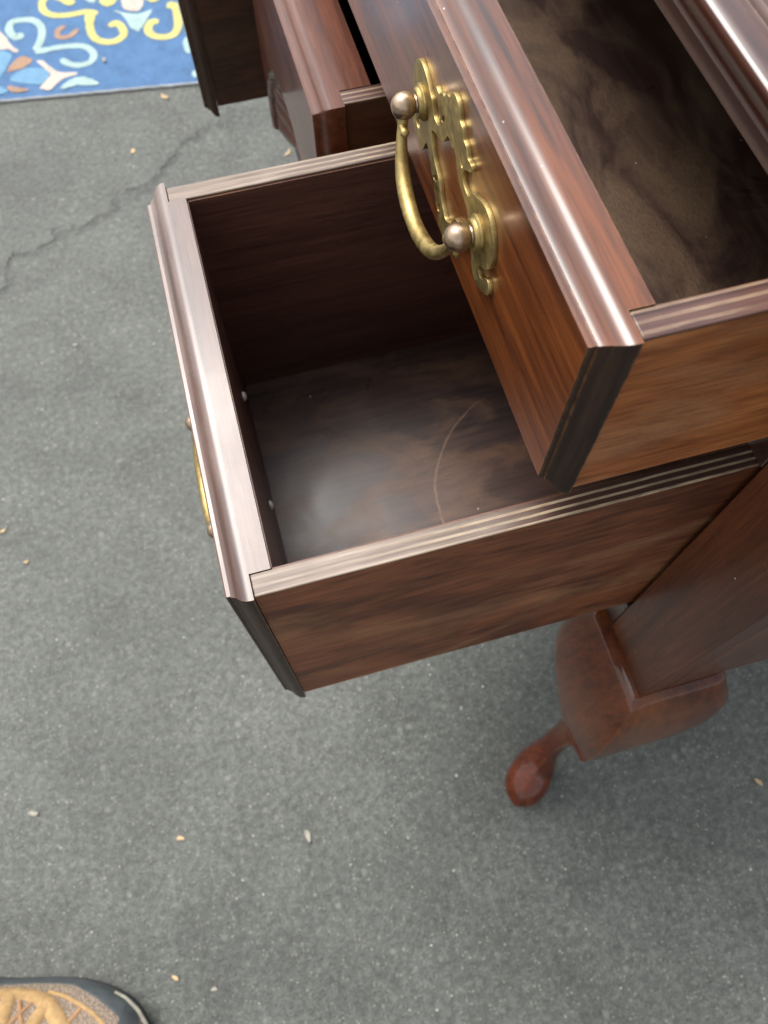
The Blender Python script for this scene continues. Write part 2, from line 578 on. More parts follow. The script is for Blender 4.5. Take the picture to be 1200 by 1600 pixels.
def lathe_x(mb, x0, y, z, prof, n=28):
    """prof: (offset along +x, radius)"""
    mb.rings([[(x0 + dx, y + r * math.cos(2 * math.pi * k / n), z + r * math.sin(2 * math.pi * k / n)) for k in range(n)] for dx, r in prof])


# ------------------------------------------------------------------ ground and rug
g = MB()
N = 12
for i in range(N):
    for j in range(N):
        x0, x1 = -30 + 60 * i / N, -30 + 60 * (i + 1) / N
        y0, y1 = -30 + 60 * j / N, -30 + 60 * (j + 1) / N
        g.quad((x0, y0, GZ), (x1, y0, GZ), (x1, y1, GZ), (x0, y1, GZ))
gr = g.build('ground', M['asphalt'], origin=(0, 0, GZ))
tag(gr, kind='structure')

SCROLLS = [
  ('yellow', 0.0060, [(0.2138, -1.8521), (0.2299, -1.8663), (0.2477, -1.8841), (0.2664, -1.8927), (0.2818, -1.875), (0.2805, -1.8463), (0.265, -1.8263), (0.2388, -1.8175), (0.2119, -1.8159), (0.1885, -1.8166), (0.1668, -1.8028)]),
  ('yellow', 0.0063, [(0.1807, -1.8174), (0.1864, -1.7851), (0.1886, -1.7492), (0.1806, -1.7199), (0.1634, -1.7048), (0.1411, -1.7008), (0.122, -1.7149), (0.1208, -1.7387), (0.1315, -1.76), (0.1479, -1.7526)]),
  ('yellow', 0.0066, [(0.0161, -1.7885), (-0.0004, -1.7806), (-0.0019, -1.749), (0.0026, -1.7136), (0.0165, -1.6875), (0.04, -1.6853), (0.0612, -1.6974), (0.0674, -1.7202), (0.0566, -1.7414), (0.0417, -1.7371)]),
  ('aqua', 0.0060, [(0.3305, -1.7782), (0.3479, -1.7742), (0.3593, -1.7985), (0.3535, -1.8242), (0.3341, -1.8278), (0.3079, -1.8202), (0.2927, -1.7975), (0.2916, -1.7669), (0.2998, -1.7395), (0.311, -1.7192)]),
  ('aqua', 0.0056, [(0.3113, -1.7163), (0.2909, -1.7134), (0.2645, -1.7145), (0.2309, -1.7107), (0.2056, -1.7005), (0.1907, -1.6728), (0.2002, -1.6495), (0.2231, -1.6447), (0.2444, -1.6548), (0.2591, -1.6751)]),
  ('orange', 0.0046, [(0.2406, -1.7812), (0.2572, -1.769), (0.2574, -1.748), (0.2349, -1.7446), (0.2146, -1.7628)]),
]
PETALS = [
  ('aqua', [(0.1317, -1.8033), (0.1149, -1.7829), (0.1047, -1.7431), (0.0891, -1.7174), (0.0742, -1.7404), (0.0485, -1.7823), (0.0766, -1.778), (0.0991, -1.7845)]),
  ('aqua', [(0.27, -1.5851), (0.2497, -1.6043), (0.2235, -1.6079), (0.203, -1.5936), (0.1886, -1.5756), (0.2159, -1.5779), (0.2369, -1.5867), (0.2521, -1.5816)]),
  ('aqua', [(0.0, -1.6589), (-0.0097, -1.6709), (-0.0174, -1.6598), (-0.0135, -1.6255), (-0.0044, -1.6165), (0.0024, -1.6331)]),
  ('aqua', [(0.0004, -1.555), (-0.0099, -1.5605), (-0.013, -1.5455), (-0.0045, -1.5395)]),
  ('aqua', [(0.1975, -1.8759), (0.1843, -1.8531), (0.1699, -1.8425), (0.1651, -1.8665)]),
  ('cream', [(0.106, -1.8494), (0.068, -1.8384), (0.0646, -1.812), (0.0749, -1.7899), (0.0925, -1.79), (0.1083, -1.8027), (0.1112, -1.8255)]),
  ('cream', [(0.3104, -1.6841), (0.2977, -1.6805), (0.2817, -1.653), (0.2651, -1.634), (0.2295, -1.6209), (0.2637, -1.6111), (0.2758, -1.6006), (0.2918, -1.5859), (0.3126, -1.5974), (0.2936, -1.6057), (0.2861, -1.626), (0.2894, -1.6495), (0.3026, -1.6675)]),
  ('cream', [(0.3853, -1.806), (0.3682, -1.7801), (0.3591, -1.7507), (0.3457, -1.7292), (0.3519, -1.7222), (0.3675, -1.7384), (0.3891, -1.7505)]),
  ('yellow', [(0.1578, -1.8454), (0.1441, -1.8605), (0.1175, -1.8527), (0.1244, -1.8294), (0.1411, -1.8216), (0.154, -1.8285)]),
  ('yellow', [(0.0604, -1.8362), (0.0261, -1.8263), (0.0327, -1.8091), (0.0486, -1.8086)]),
  ('orange', [(0.3729, -1.665), (0.3638, -1.688), (0.34, -1.7071), (0.3192, -1.6896), (0.3355, -1.6713), (0.3581, -1.6664)]),
  ('orange', [(0.3761, -1.6212), (0.355, -1.6123), (0.3326, -1.5976), (0.3526, -1.5968), (0.372, -1.6034)]),
  ('sky', [(0.3711, -1.6392), (0.3434, -1.6651), (0.3177, -1.6633), (0.293, -1.6505), (0.2897, -1.627), (0.3042, -1.6088), (0.3399, -1.6191)]),
  ('sky', [(0.39, -1.7361), (0.3612, -1.722), (0.367, -1.6947), (0.3843, -1.6598), (0.3954, -1.6574)]),
  ('sky', [(0.3975, -1.6273), (0.3836, -1.6178), (0.3775, -1.6023), (0.3991, -1.603)]),
]

# woven rug: edge line runs through (0.3967,-1.585) and (-0.0151,-1.5246)
RE = Vector((0.3967, -1.585)); RD = (Vector((-0.0151, -1.5246)) - RE).normalized(); RN = Vector((RD.y, -RD.x))
if RN.y > 0: RN = -RN
def rp(a, b, z): q = RE + RD * a + RN * b; return (q.x, q.y, GZ + z)
rug = thing('outdoor_rug', 'blue woven outdoor rug with yellow and aqua scrolls beyond the furniture', 'rug', rp(0, 0, 0))
mb = MB()
RW0, RW1, RL = -1.25, 1.25, 1.45
na, nb = 60, 36
def rug_z(a, b):
    return 0.0055 + 0.0012 * noise.noise(Vector((a * 3, b * 3, 1)))
gridp = []
for i in range(na + 1):
    for j in range(nb + 1):
        a = RW0 + (RW1 - RW0) * i / na; b = RL * j / nb
        wob = 0.0025 * noise.noise(Vector((a * 9, 0, 5))) if j == 0 else 0
        mb.v.append(rp(a, b + wob, rug_z(a, b) * (0.75 if j in (0,) else 1)))
for i in range(na):
    for j in range(nb):
        k = i * (nb + 1) + j
        mb.f.append((k, k + 1, k + nb + 2, k + nb + 1))
base = len(mb.v)
border = [i * (nb + 1) for i in range(na + 1)] + [na * (nb + 1) + j for j in range(1, nb + 1)] + [i * (nb + 1) + nb for i in range(na - 1, -1, -1)] + [j for j in range(nb - 1, 0, -1)]
for k in border:
    p = mb.v[k]; mb.v.append((p[0], p[1], GZ + 0.0002))
for i in range(len(border)):
    j = (i + 1) % len(border)
    mb.f.append((border[i], border[j], base + j, base + i))
mb.build('rug_field', M['rug_blue'], rug)
# overlocked edge thread
mb = MB()
pth = [rp(RW0 + (RW1 - RW0) * i / 240, -0.001 + 0.0022 * noise.noise(Vector((i * 0.7, 3, 1))), 0.0028) for i in range(241)]
tube(mb, pth, [0.0030 + 0.0009 * noise.noise(Vector((i * 1.3, 0, 0))) for i in range(241)], 8)
mb.build('binding', M['rug_edge'], rug)

def to_ab(p):
    d = Vector(p) - RE
    return d.dot(RD), d.dot(RN)

def ribbon(pts, w, mat, name, mirror=False, shift=0.0):
    ab = [to_ab(p) for p in pts]
    ab = [((2 * MIR - a) if mirror else a, b) for a, b in ab]
    path = catmull([Vector((a + shift, b, 0)) for a, b in ab], 6)
    w *= 1.4
    mb = MB(); top = []; L = []; R = []
    for i, p in enumerate(path):
        d = (path[min(i + 1, len(path) - 1)] - path[max(i - 1, 0)]).normalized()
        nn = Vector((-d.y, d.x, 0))
        f_ = 1.0 + 0.10 * noise.noise(p * 60) + 0.10 * noise.noise(p * 200)
        e = min(i, len(path) - 1 - i)
        cap = (0.45, 0.78, 0.94, 1.0)[min(e, 3)]
        end = 1.25 if i < 7 and len(pts) > 6 else 1.0
        q = nn * w * f_ * cap * end
        L.append(p + q); R.append(p - q)
    for a, b in zip(L, R):
        mb.v.append(rp(a.x, a.y, rug_z(a.x, a.y) + 0.0009)); mb.v.append(rp(b.x, b.y, rug_z(b.x, b.y) + 0.0009))
    for i in range(len(L) - 1):
        mb.f.append((2 * i, 2 * i + 1, 2 * i + 3, 2 * i + 2))
    mb.build(name, mat, rug)

def petal(pts, mat, name, mirror=False, shift=0.0):
    ab = [to_ab(p) for p in pts]
    ab = [((2 * MIR - a) if mirror else a, b) for a, b in ab]
    path = catmull([Vector((a + shift, b, 0)) for a, b in ab], 4, True)
    c = sum(path, Vector((0, 0, 0))) / len(path)
    mb = MB()
    mb.v.append(rp(c.x, c.y, rug_z(c.x, c.y) + 0.0010))
    for p in path:
        q = p + Vector((noise.noise(p * 150), noise.noise(p * 150 + Vector((9, 0, 0))), 0)) * 0.0025
        mb.v.append(rp(q.x, q.y, rug_z(q.x, q.y) + 0.0009))
    n = len(path)
    for i in range(n):
        mb.f.append((0, 1 + i, 1 + (i + 1) % n))
    mb.build(name, mat, rug)

MIR = to_ab((0.100, -1.60))[0]
for mir, sh in ((False, 0.0), (True, -0.0), (True, -0.62), (False, -0.62)):
    full = (mir is False and sh == 0.0)
    for col_, w_, pts_ in SCROLLS:
        if not full and (mir and sh == 0.0) and Vector(pts_[0]).x < 0.1: pass
        if mir and sh == 0.0:
            # the mirror image about the big flower lies behind the drawer, outside the frame
            ab = [to_ab(p) for p in pts_]
            if min(2 * MIR - a for a, b in ab) < MIR + 0.20: continue
        ribbon(pts_, w_, M['rug_' + col_], 'scroll', mir, sh)
    for col_, pts_ in PETALS:
        if mir and sh == 0.0:
            ab = [to_ab(p) for p in pts_]
            if min(2 * MIR - a for a, b in ab) < MIR + 0.20: continue
        petal(pts_, M['rug_' + col_], 'petal', mir, sh)

# ------------------------------------------------------------------ the lowboy case
XC = -0.2407
YN, YF = -0.0631, -1.169
XB = -0.625
low = thing('lowboy', 'dark glossy mahogany lowboy on cabriole legs with its drawers pulled open', 'lowboy', ((XC + XB) / 2, (YN + YF) / 2, GZ))

def boxpart(name, mat, ext, bevel=0.0012, parent=None, origin=None):
    return MB().box(*ext).build(name, M[mat] if isinstance(mat, str) else mat, parent or low, origin, bevel)

ZT, ZB_ = -0.2125, -0.6745
for y0, y1 in ((YN - 0.020, YN), (YF, YF + 0.020)):
    boxpart('side_panel', 'case', (XB, XC - 0.0225, y0, y1, ZB_, ZT))
for y0, y1 in ((-0.1285, YN), (YF, -1.1035)):
    boxpart('stile', 'case', (XC - 0.022, XC, y0, y1, ZB_, ZT))
for y0, y1 in ((-0.4585, -0.4230), (-0.8055, -0.7740)):
    boxpart('stile', 'case', (XC - 0.022, XC - 0.0006, y0, y1, -0.6235, -0.3695))
for z0, z1 in ((-0.3688, -0.3395), (ZB_ + 0.0006, -0.6240)):
    boxpart('rail', 'rail', (XC - 0.022, XC - 0.0003, -1.1032, -0.1288, z0, z1))
boxpart('back_panel', 'inner', (XB - 0.012, XB - 0.0005, YF + 0.001, YN - 0.001, ZB_, ZT))
boxpart('dust_board', 'inner', (XB, XC - 0.0225, YF + 0.0205, YN - 0.0205, -0.3600, -0.3480), 0)
boxpart('dust_board', 'inner', (XB, XC - 0.0225, YF + 0.0205, YN - 0.0205, -0.6500, -0.6380), 0)
for y in (-0.4450, -0.7960):
    boxpart('divider', 'inner', (XB, XC - 0.0225, y, y + 0.012, -0.6375, -0.3605), 0)
# top board with its moulded edge: (z, front x)
prof = [(-0.2120, -0.1985), (-0.2112, -0.1962), (-0.2085, -0.1948), (-0.2040, -0.1938), (-0.2000, -0.1930), (-0.1985, -0.1936), (-0.1970, -0.1936),
        (-0.1945, -0.1915), (-0.1900, -0.1885), (-0.1865, -0.1868), (-0.1838, -0.1862), (-0.1818, -0.1866), (-0.1805, -0.1880), (-0.1797, -0.1905),
        (-0.1792, -0.1960), (-0.1790, -0.1985), (-0.1776, -0.1990), (-0.1764, -0.2002), (-0.1760, -0.2030)]
mb = MB()
rr = []
for z, x in prof:
    o = x - XC
    rr.append([(XB - 0.02, YF - o, z), (x, YF - o, z), (x, YN + o, z), (XB - 0.02, YN + o, z)])
mb.rings(rr)
mb.build('top_board', M['case_top'], low, angle=30)

LEGT = [(-0.6744, 0.000, 0.0780, 14, .3), (-0.6750, 0.0040, 0.0800, 14, .7), (-0.6768, 0.0075, 0.0825, 14, .9), (-0.6805, 0.0108, 0.0850, 14, .9), (-0.6865, 0.0145, 0.0880, 14, .9),
        (-0.6950, 0.0190, 0.0905, 14, .9), (-0.7070, 0.0235, 0.0925, 14, .9), (-0.7200, 0.0272, 0.0930, 14, .9), (-0.7350, 0.0305, 0.0920, 12, .9), (-0.7500, 0.0330, 0.0880, 11, .9),
        (-0.7680, 0.0346, 0.0790, 9, .9), (-0.7900, 0.0345, 0.0640, 7, .9), (-0.8200, 0.0315, 0.0500, 6, .9), (-0.8600, 0.0235, 0.0410, 5, .9), (-0.9000, 0.0150, 0.0365, 3.8, .9),
        (-0.9400, 0.0060, 0.0300, 3.3, .9), (-0.9750, 0.0030, 0.0265, 2.8, .9), (-1.0020, 0.0040, 0.0245, 2.5, 1.), (-1.0240, 0.0080, 0.0225, 2.3, 1.), (-1.0410, 0.0150, 0.0205, 2.2, 1.),
        (-1.0530, 0.0245, 0.0190, 2.1, 1.), (-1.0610, 0.0340, 0.0175, 2.1, 1.), (-1.0685, 0.0425, 0.0165, 2.05, 1.), (-1.0780, 0.0495, 0.0155, 2.0, 1.), (-1.0900, 0.0530, 0.0145, 2.0, .8), (-1.1000, 0.0500, 0.0120, 2.0, .4), (-1.1035, 0.0400, 0.0100, 2.0, .1), (GZ + 0.0002, 0.0385, 0.0090, 2.0, .1)]

def leg(cx, cy, sx, sy):
    rr = []
    n = 72
    # interpolate rows for a smooth loft
    rows = catmull([Vector((r_[1], r_[2], r_[0])) for r_ in LEGT], 3)
    rows = [(v.z, v.x, v.y, LEGT[min(i // 3, len(LEGT) - 1)][3] * (1 - (i % 3) / 3) + LEGT[min(i // 3 + 1, len(LEGT) - 1)][3] * ((i % 3) / 3),
             LEGT[min(i // 3, len(LEGT) - 1)][4]) for i, v in enumerate(rows)]
    for z, t, w, mexp, cr in rows:
        c = (t - w) / 2; h = (t + w) / 2
        ring = []
        sk = 0.016 * max(0.0, min(1.0, (-z - 0.93) / 0.12))     # the pad foot turns towards the front
        for k in range(n):
            a = math.pi / 4 + 2 * math.pi * k / n
            ca, sa = math.cos(a), math.sin(a)
            r = h / (abs(ca) ** mexp + abs(sa) ** mexp) ** (1 / mexp)
            da = min(k, n - k) * 2 * math.pi / n
            # sharp arris on the outer corner
            reach = h * math.sqrt(2)
            full = (reach - h * 2 ** (0.5 - 1 / mexp)) if mexp > 3.1 else 0.0045
            if mexp <= 3.1:      # the pad is longer than wide, and runs to a blunt point
                r *= 1 + 0.17 * min(1.0, max(0.0, (-z - 1.0) / 0.05)) * math.cos(2 * (a - math.pi / 4)) + 0.05 * math.cos(a - math.pi / 4)
            r += cr * full * math.exp(-da / (0.10 if mexp > 3.1 else 0.22))
            wx = 0.005 * max(0.0, min(1.0, (w - 0.078) / 0.01)) * max(0.0, -ca)
            ring.append((cx + sx * (c + sk + r * ca + wx), cy + sy * (c + r * sa), z))
        if sx * sy < 0: ring = ring[::-1]
        rr.append(ring)
    mb = MB(); mb.rings(rr)
    return mb.build('leg', M['leg'], low, angle=50)
leg(XC, YN, 1, 1); leg(XC, YF, 1, -1); leg(XB, YN, -1, 1); leg(XB, YF, -1, -1)

# ------------------------------------------------------------------ drawers
OG = [(0.0, 0.0), (0.0018, 0.0), (0.0034, 0.0003), (0.0050, 0.0010), (0.0064, 0.0020), (0.0076, 0.0033), (0.0085, 0.0046), (0.0097, 0.0058), (0.0112, 0.0067), (0.0120, 0.0071),
      (0.0120, 0.0079), (0.0141, 0.0080), (0.0149, 0.0087)]
PD = 0.0149

def end_grain(o):
    o.data.materials.append(M['end_grain'])
    for p in o.data.polygons:
        if abs(p.normal.y) > 0.45:
            p.material_index = 1

def front_board(name, mat, parent, bead_x, ly, lz, sy, szb, inner_x):
    """ly = lip y range, lz = lip z range, sy = between the sides, inner_x = inside face"""
    xn = bead_x - PD
    rr = [rect_x(inner_x, sy[0], sy[1], szb, lz[1]), rect_x(xn, sy[0], sy[1], szb, lz[1])]
    for d, i in OG:
        rr.append(rect_x(xn + d, ly[0] + i, ly[1] - i, lz[0] + i, lz[1] - i))
    mb = MB(); mb.rings(rr)
    o = mb.build(name, mat, parent, angle=24)
    end_grain(o)
    return o

PL = [(0, 36.5), (4, 35.5), (6.3, 32.5), (7.5, 30), (11, 29.5), (13, 27.5), (14.5, 25.3), (17.5, 25.2), (20, 23.2), (22, 21.2), (26, 22), (28.2, 20), (25, 17), (20, 14), (17.8, 10.5), (18.8, 6.8),
      (22, 5), (26.5, 5), (29, 7), (31, 11), (34, 12), (39, 14.8), (44, 17), (49, 17.8), (54, 16.6), (58.5, 13), (61.5, 8), (62.8, 2.5), (62.2, -3), (59.5, -8.5), (54.5, -13), (50, -15.5), (49.5, -19.5),
      (52.5, -21), (56, -19), (58, -15.5), (61.5, -13.5), (64.5, -16.5), (64, -21), (58.5, -25), (50, -29), (45, -29), (41.3, -25.5), (38.5, -20), (35.5, -17.5), (31.5, -20.5), (28.5, -24.5),
      (26.5, -28), (21.8, -29.5), (20.5, -33.5), (17.5, -36), (16.5, -40), (12.5, -42), (11, -46), (7.5, -48.8), (4, -48.5), (0, -52.5)]
PH = [(0, 10), (3, 11.5), (6.5, 10.5), (9, 6.5), (12.5, 2.5), (18, 0.3), (25, -2), (29.5, -5), (28, -10.5), (24, -16), (18, -19.5), (12.5, -22.5), (8.5, -29.5), (4, -33), (0, -35)]

def plate_mesh(name):
    cu = bpy.data.curves.new(name, 'CURVE')
    cu.dimensions = '2D'; cu.fill_mode = 'BOTH'
    def poly(pts):
        sp = cu.splines.new('POLY'); sp.points.add(len(pts) - 1); sp.use_cyclic_u = True
        for q, p in zip(sp.points, pts): q.co = (p[0] * K / 1000, p[1] * K / 1000, 0, 1)
    out = catmull([Vector((x, y, 0)) for x, y in PL + [(-x, y) for x, y in PL[::-1][1:-1]]], 4, True)
    for _ in range(2):
        out = [(out[i - 1] + out[i] * 2 + out[(i + 1) % len(out)]) / 4 for i in range(len(out))]
    poly([(v.x, v.y) for v in out])
    inn = catmull([Vector((x, y, 0)) for x, y in PH + [(-x, y) for x, y in PH[::-1][1:-1]]], 4, True)
    poly([(v.x, v.y) for v in inn])
    for cx, cy, rx, ry, rot in ((19.5, -25.5, 1.7, 3.6, .9), (-19.5, -25.5, 1.7, 3.6, -.9), (11, -37.5, 2.0, 3.2, .4), (-11, -37.5, 2.0, 3.2, -.4), (14, 14, 1.4, 3.2, .7), (-14, 14, 1.4, 3.2, -.7)):
        poly([(cx + rx * math.cos(a) * math.cos(rot) - ry * math.sin(a) * math.sin(rot), cy + rx * math.cos(a) * math.sin(rot) + ry * math.sin(a) * math.cos(rot)) for a in [2 * math.pi * k / 16 for k in range(16)]])
    cu.extrude = 0.0010 * K; cu.bevel_depth = 0.00016 * K; cu.bevel_resolution = 1; cu.offset = -0.00016 * K
    tmp = bpy.data.objects.new('tmp', cu); COL.objects.link(tmp)
    bpy.context.view_layer.update()
    me = bpy.data.meshes.new_from_object(tmp.evaluated_get(bpy.context.evaluated_depsgraph_get()))
    bpy.data.objects.remove(tmp)
    # curve plane (x, y) -> world (y, z); thickness -> +x
    me.transform(Matrix(((0, 0, 1, 0), (1, 0, 0, 0), (0, 1, 0, 0), (0, 0, 0, 1))))
    me.polygons.foreach_set('use_smooth', [True] * len(me.polygons))
    me.set_sharp_from_angle(angle=math.radians(35))
    me.name = name
    return me

PLATE = plate_mesh('handle_plate')
PLATE.materials.append(M['brass'])
TH = math.radians(78)
POST = 0.0447

def handle(parent, fx, yc, zc):
    o = (fx + 0.00118, yc, zc)
    pl = bpy.data.objects.new('handle_plate', PLATE)
    COL.objects.link(pl); pl.parent = parent
    WP[pl.name] = W(o); pl.location = WP[pl.name] - WP[parent.name]
    for s in (-1, 1):
        mb = MB()
        lathe_x(mb, fx, yc + s * POST, zc, [(0.0020, 0.0001), (0.0020, 0.0086), (0.0034, 0.0088), (0.0042, 0.0082), (0.0046, 0.0074), (0.0054, 0.0072), (0.0062, 0.0064), (0.0062, 0.0001)], 30)
        mb.build('collar', M['brass'], pl)
        mb = MB()
        lathe_x(mb, fx, yc + s * POST, zc, [(0.0064, 0.0044), (0.0070, 0.0042)] +
                [(0.0124 - 0.0067 * math.cos(a), max(0.0001, 0.0067 * math.sin(a))) for a in [0.62 + (math.pi - 0.62) * k / 18 for k in range(19)]], 32)
        mb.build('post', M['brass_ball'], pl)
        mb = MB()
        bx, by, bz = fx + 0.0124, yc + s * (POST + 0.0036), zc - 0.0044
        rr = [[(bx + 0.0016 + rr_ * math.cos(2 * math.pi * k / 12) * 1.0, by + s * dd, bz - dd * 0.9 + rr_ * math.sin(2 * math.pi * k / 12)) for k in range(12)] for dd, rr_ in ((-0.001, 0.0019), (0.0010, 0.0019), (0.0017, 0.0014), (0.0020, 0.0002))]
        mb.rings(rr); mb.build('bail_pin', M['brass'], pl)
    half = [(0, 33.5), (8, 33), (17, 31), (25, 27.5), (31.5, 22.5), (36.5, 16.5), (40, 10.5), (42.3, 5.5), (43.5, 1.0)]
    rad = [4.1, 4.2, 4.2, 4.0, 3.6, 3.0, 2.7, 2.7, 2.6]
    pts = [(-p, r) for p, r in half[::-1][:-1]] + half
    rd = rad[::-1][:-1] + rad
    P3 = [Vector((fx + 0.0123 + r * 1e-3 * math.cos(TH), yc + p * 1e-3, zc - r * 1e-3 * math.sin(TH))) for p, r in pts]
    pc = catmull(P3, 5)
    rc = [rd[min(int(i / 5), len(rd) - 1)] * (1 - (i % 5) / 5) + rd[min(int(i / 5) + 1, len(rd) - 1)] * ((i % 5) / 5) for i in range(len(pc))]
    mb = MB(); tube(mb, pc, [r * 1e-3 for r in rc], 16)
    for s in (-1, 1):      # small spur on the inner side of each arm
        a = Vector((fx + 0.0123 + 0.0085 * math.cos(TH), yc + s * 0.0400, zc - 0.0085 * math.sin(TH)))
        b = a + Vector((0.0005, -s * 0.0062, -0.0005))
        tube(mb, [a, a.lerp(b, 0.35), a.lerp(b, 0.7), b], [0.0026, 0.0022, 0.0024, 0.0012], 10)
    mb.build('bail', M['brass'], pl, angle=60)

def drawer(name, label, bead_x, lip_y, near, far, ztop, lip_b, side_b, depth, floor_z, inner_x, mats, handles, screws=(), zdrop=0.0004, group='lowboy drawers pulled open'):
    """near/far = outer faces of the two sides; near is the larger y"""
    xn = bead_x - PD
    T = 0.0128
    t = thing(name, label, 'drawer', (bead_x, (near + far) / 2, side_b), group)
    fm, sm, fl = M[mats[0]], M[mats[1]], M[mats[2]]
    if name == 'carved_drawer':
        fan_front(t, fm, bead_x, lip_y, (lip_b, ztop), (far + T, near - T), side_b, inner_x)
    else:
        front_board('front_board', fm, t, bead_x, lip_y, (lip_b, ztop), (far + T, near - T), side_b, inner_x)
    xb = bead_x - depth
    for y0, y1 in ((near - T, near), (far, far + T)):
        boxpart('side_board', sm, (xb, xn - 0.0004, y0 + 0.0002, y1, side_b, ztop - zdrop - 0.0016), 0.0, t)
        # the rounded top edge shows the worn plies: a lipping of its own
        boxpart('edge_strip', M[mats[3]], (xb, xn - 0.0004, y0 + 0.0002, y1, ztop - zdrop - 0.0015, ztop - zdrop), 0.0007, t)
    boxpart('back_board', M['inner'], (xb, xb + T, far + T + 0.0003, near - T - 0.0003, side_b, ztop - 0.004), 0.001, t)
    boxpart('bottom_board', fl, (xb + T + 0.0003, inner_x - 0.0004, far + T + 0.0004, near - T - 0.0002, floor_z - 0.006, floor_z), 0, t)
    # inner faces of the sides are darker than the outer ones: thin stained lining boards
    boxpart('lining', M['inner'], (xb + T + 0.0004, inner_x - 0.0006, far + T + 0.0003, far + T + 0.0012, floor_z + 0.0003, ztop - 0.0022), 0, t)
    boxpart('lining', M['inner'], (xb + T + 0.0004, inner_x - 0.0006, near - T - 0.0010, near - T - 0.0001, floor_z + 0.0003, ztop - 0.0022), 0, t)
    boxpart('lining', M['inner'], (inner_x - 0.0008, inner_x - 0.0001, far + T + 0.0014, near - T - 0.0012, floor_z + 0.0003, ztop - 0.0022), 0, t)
    for hy, hz in handles:
        handle(t, bead_x, hy, hz)
    for sy, sz in screws:
        mb = MB()
        lathe_x(mb, inner_x - 0.0008, sy, sz, [(-0.0001, 0.0036), (-0.0010, 0.0037), (-0.0019, 0.0031), (-0.0026, 0.0017), (-0.0028, 0.0001)], 14)
        mb.build('bolt', M['steel'], t)
    return t

def fan_front(parent, mat, bead_x, ly, lz, sy, szb, inner_x):
    xn = bead_x - PD
    mb = MB()
    # block behind the moulded face
    xm = xn - 0.0030
    mb.rings([rect_x(inner_x, sy[0], sy[1], szb, lz[1]), rect_x(xm - 0.004, sy[0], sy[1], szb, lz[1]), rect_x(xm - 0.004, ly[0], ly[1], lz[0], lz[1]), rect_x(xm, ly[0], ly[1], lz[0], lz[1])], cap1=False)
    # height field for the face
    ins = [0.0, 0.0003, 0.0010, 0.0020, 0.0033, 0.0046, 0.0058, 0.0067, 0.0071, 0.0079, 0.0087]
    def depth_of(i):
        best = 0.0030
        for (d0, i0), (d1, i1) in zip(OG[1:], OG[2:]):
            if i0 <= i <= i1:
                best = d0 if i1 == i0 else d0 + (d1 - d0) * (i - i0) / (i1 - i0)
                if i <= 0.0071: return best
        if i > 0.0086: return PD
        if i >= 0.0078: return 0.0141
        return best
    def lines(a, b, n):
        inner = [a + 0.0087 + (b - a - 0.0174) * k / n for k in range(1, n)]
        return [a + i for i in ins] + inner + [b - i for i in ins[::-1]]
    ys = lines(ly[0], ly[1], 170); zs = lines(lz[0], lz[1], 130)
    cy, cz, R = (ly[0] + ly[1]) / 2, lz[0] + 0.004, 0.1465
    nray = 17
    b0 = len(mb.v)
    for y in ys:
        for z in zs:
            i = min(y - ly[0], ly[1] - y, z - lz[0], lz[1] - z)
            x = xn + depth_of(max(0, i))
            dy, dz = y - cy, z - cz
            r = math.hypot(dy, dz)
            if r < R and z < lz[1] - 0.02:
                a = math.atan2(max(dz, 0), dy)
                u = r / R
                ph = (a / math.pi * nray) % 1.0
                # dished shell with raised rounded rays between sharp grooves
                dish = 0.0195 * min(1.0, (1 - u) / 0.30) ** 0.75
                ray = 0.0055 * (math.sin(math.pi * ph) ** 0.6) * min(1, (1 - u) / 0.10) * min(1, u * 2.2)
                hub = 0.012 * math.exp(-(r / 0.028) ** 4)
                rim = 0.003 if u < 0.97 else 0.0
                x = min(x, bead_x - dish - rim + ray + hub)
            mb.v.append((x, y, z))
    nz = len(zs)
    for i in range(len(ys) - 1):
        for j in range(nz - 1):
            k = b0 + i * nz + j
            mb.f.append((k, k + nz, k + nz + 1, k + 1))
    # skirt from the height field's rim back to the block
    b1 = len(mb.v)
    rim = [(i, 0) for i in range(len(ys))] + [(len(ys) - 1, j) for j in range(1, nz)] + [(i, nz - 1) for i in range(len(ys) - 2, -1, -1)] + [(0, j) for j in range(nz - 2, 0, -1)]
    for i, j in rim:
        mb.v.append((xm, ys[i], zs[j]))
    for q in range(len(rim)):
        i, j = rim[q]; i2, j2 = rim[(q + 1) % len(rim)]
        mb.f.append((b0 + i * nz + j, b0 + i2 * nz + j2, b1 + (q + 1) % len(rim), b1 + q))
    return mb.build('front_board', mat, parent, angle=32)

drawer('deep_drawer', 'deep empty drawer pulled far out, dark scuffed bottom seen, lowest and nearest', 0.0496, (-0.4240, -0.1304), -0.1318, -0.4195, -0.3704, -0.6300, -0.6180,
       0.385, -0.5865, 0.0233, ('front_deep', 'side', 'floor', 'side_top'), [(-0.2772, -0.497)], [(-0.3325, -0.4936), (-0.2481, -0.5124)])
drawer('long_drawer', 'long shallow upper drawer with ornate pierced brass pull on warm brown front', -0.1112, (-1.0975, -0.1304), -0.1318, -1.0950, -0.2173, -0.3360, -0.3340,
       0.385, -0.3150, -0.1364, ('front', 'side_warm', 'floor_top', 'side_top_dark'), [(-0.2843, -0.2710), (-0.9436, -0.2710)])
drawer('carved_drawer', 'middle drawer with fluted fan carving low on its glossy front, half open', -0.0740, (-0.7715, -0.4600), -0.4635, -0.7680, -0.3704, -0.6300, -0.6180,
       0.385, -0.5865, -0.1184, ('fan', 'side_dark', 'floor', 'side_top_dark'), [])
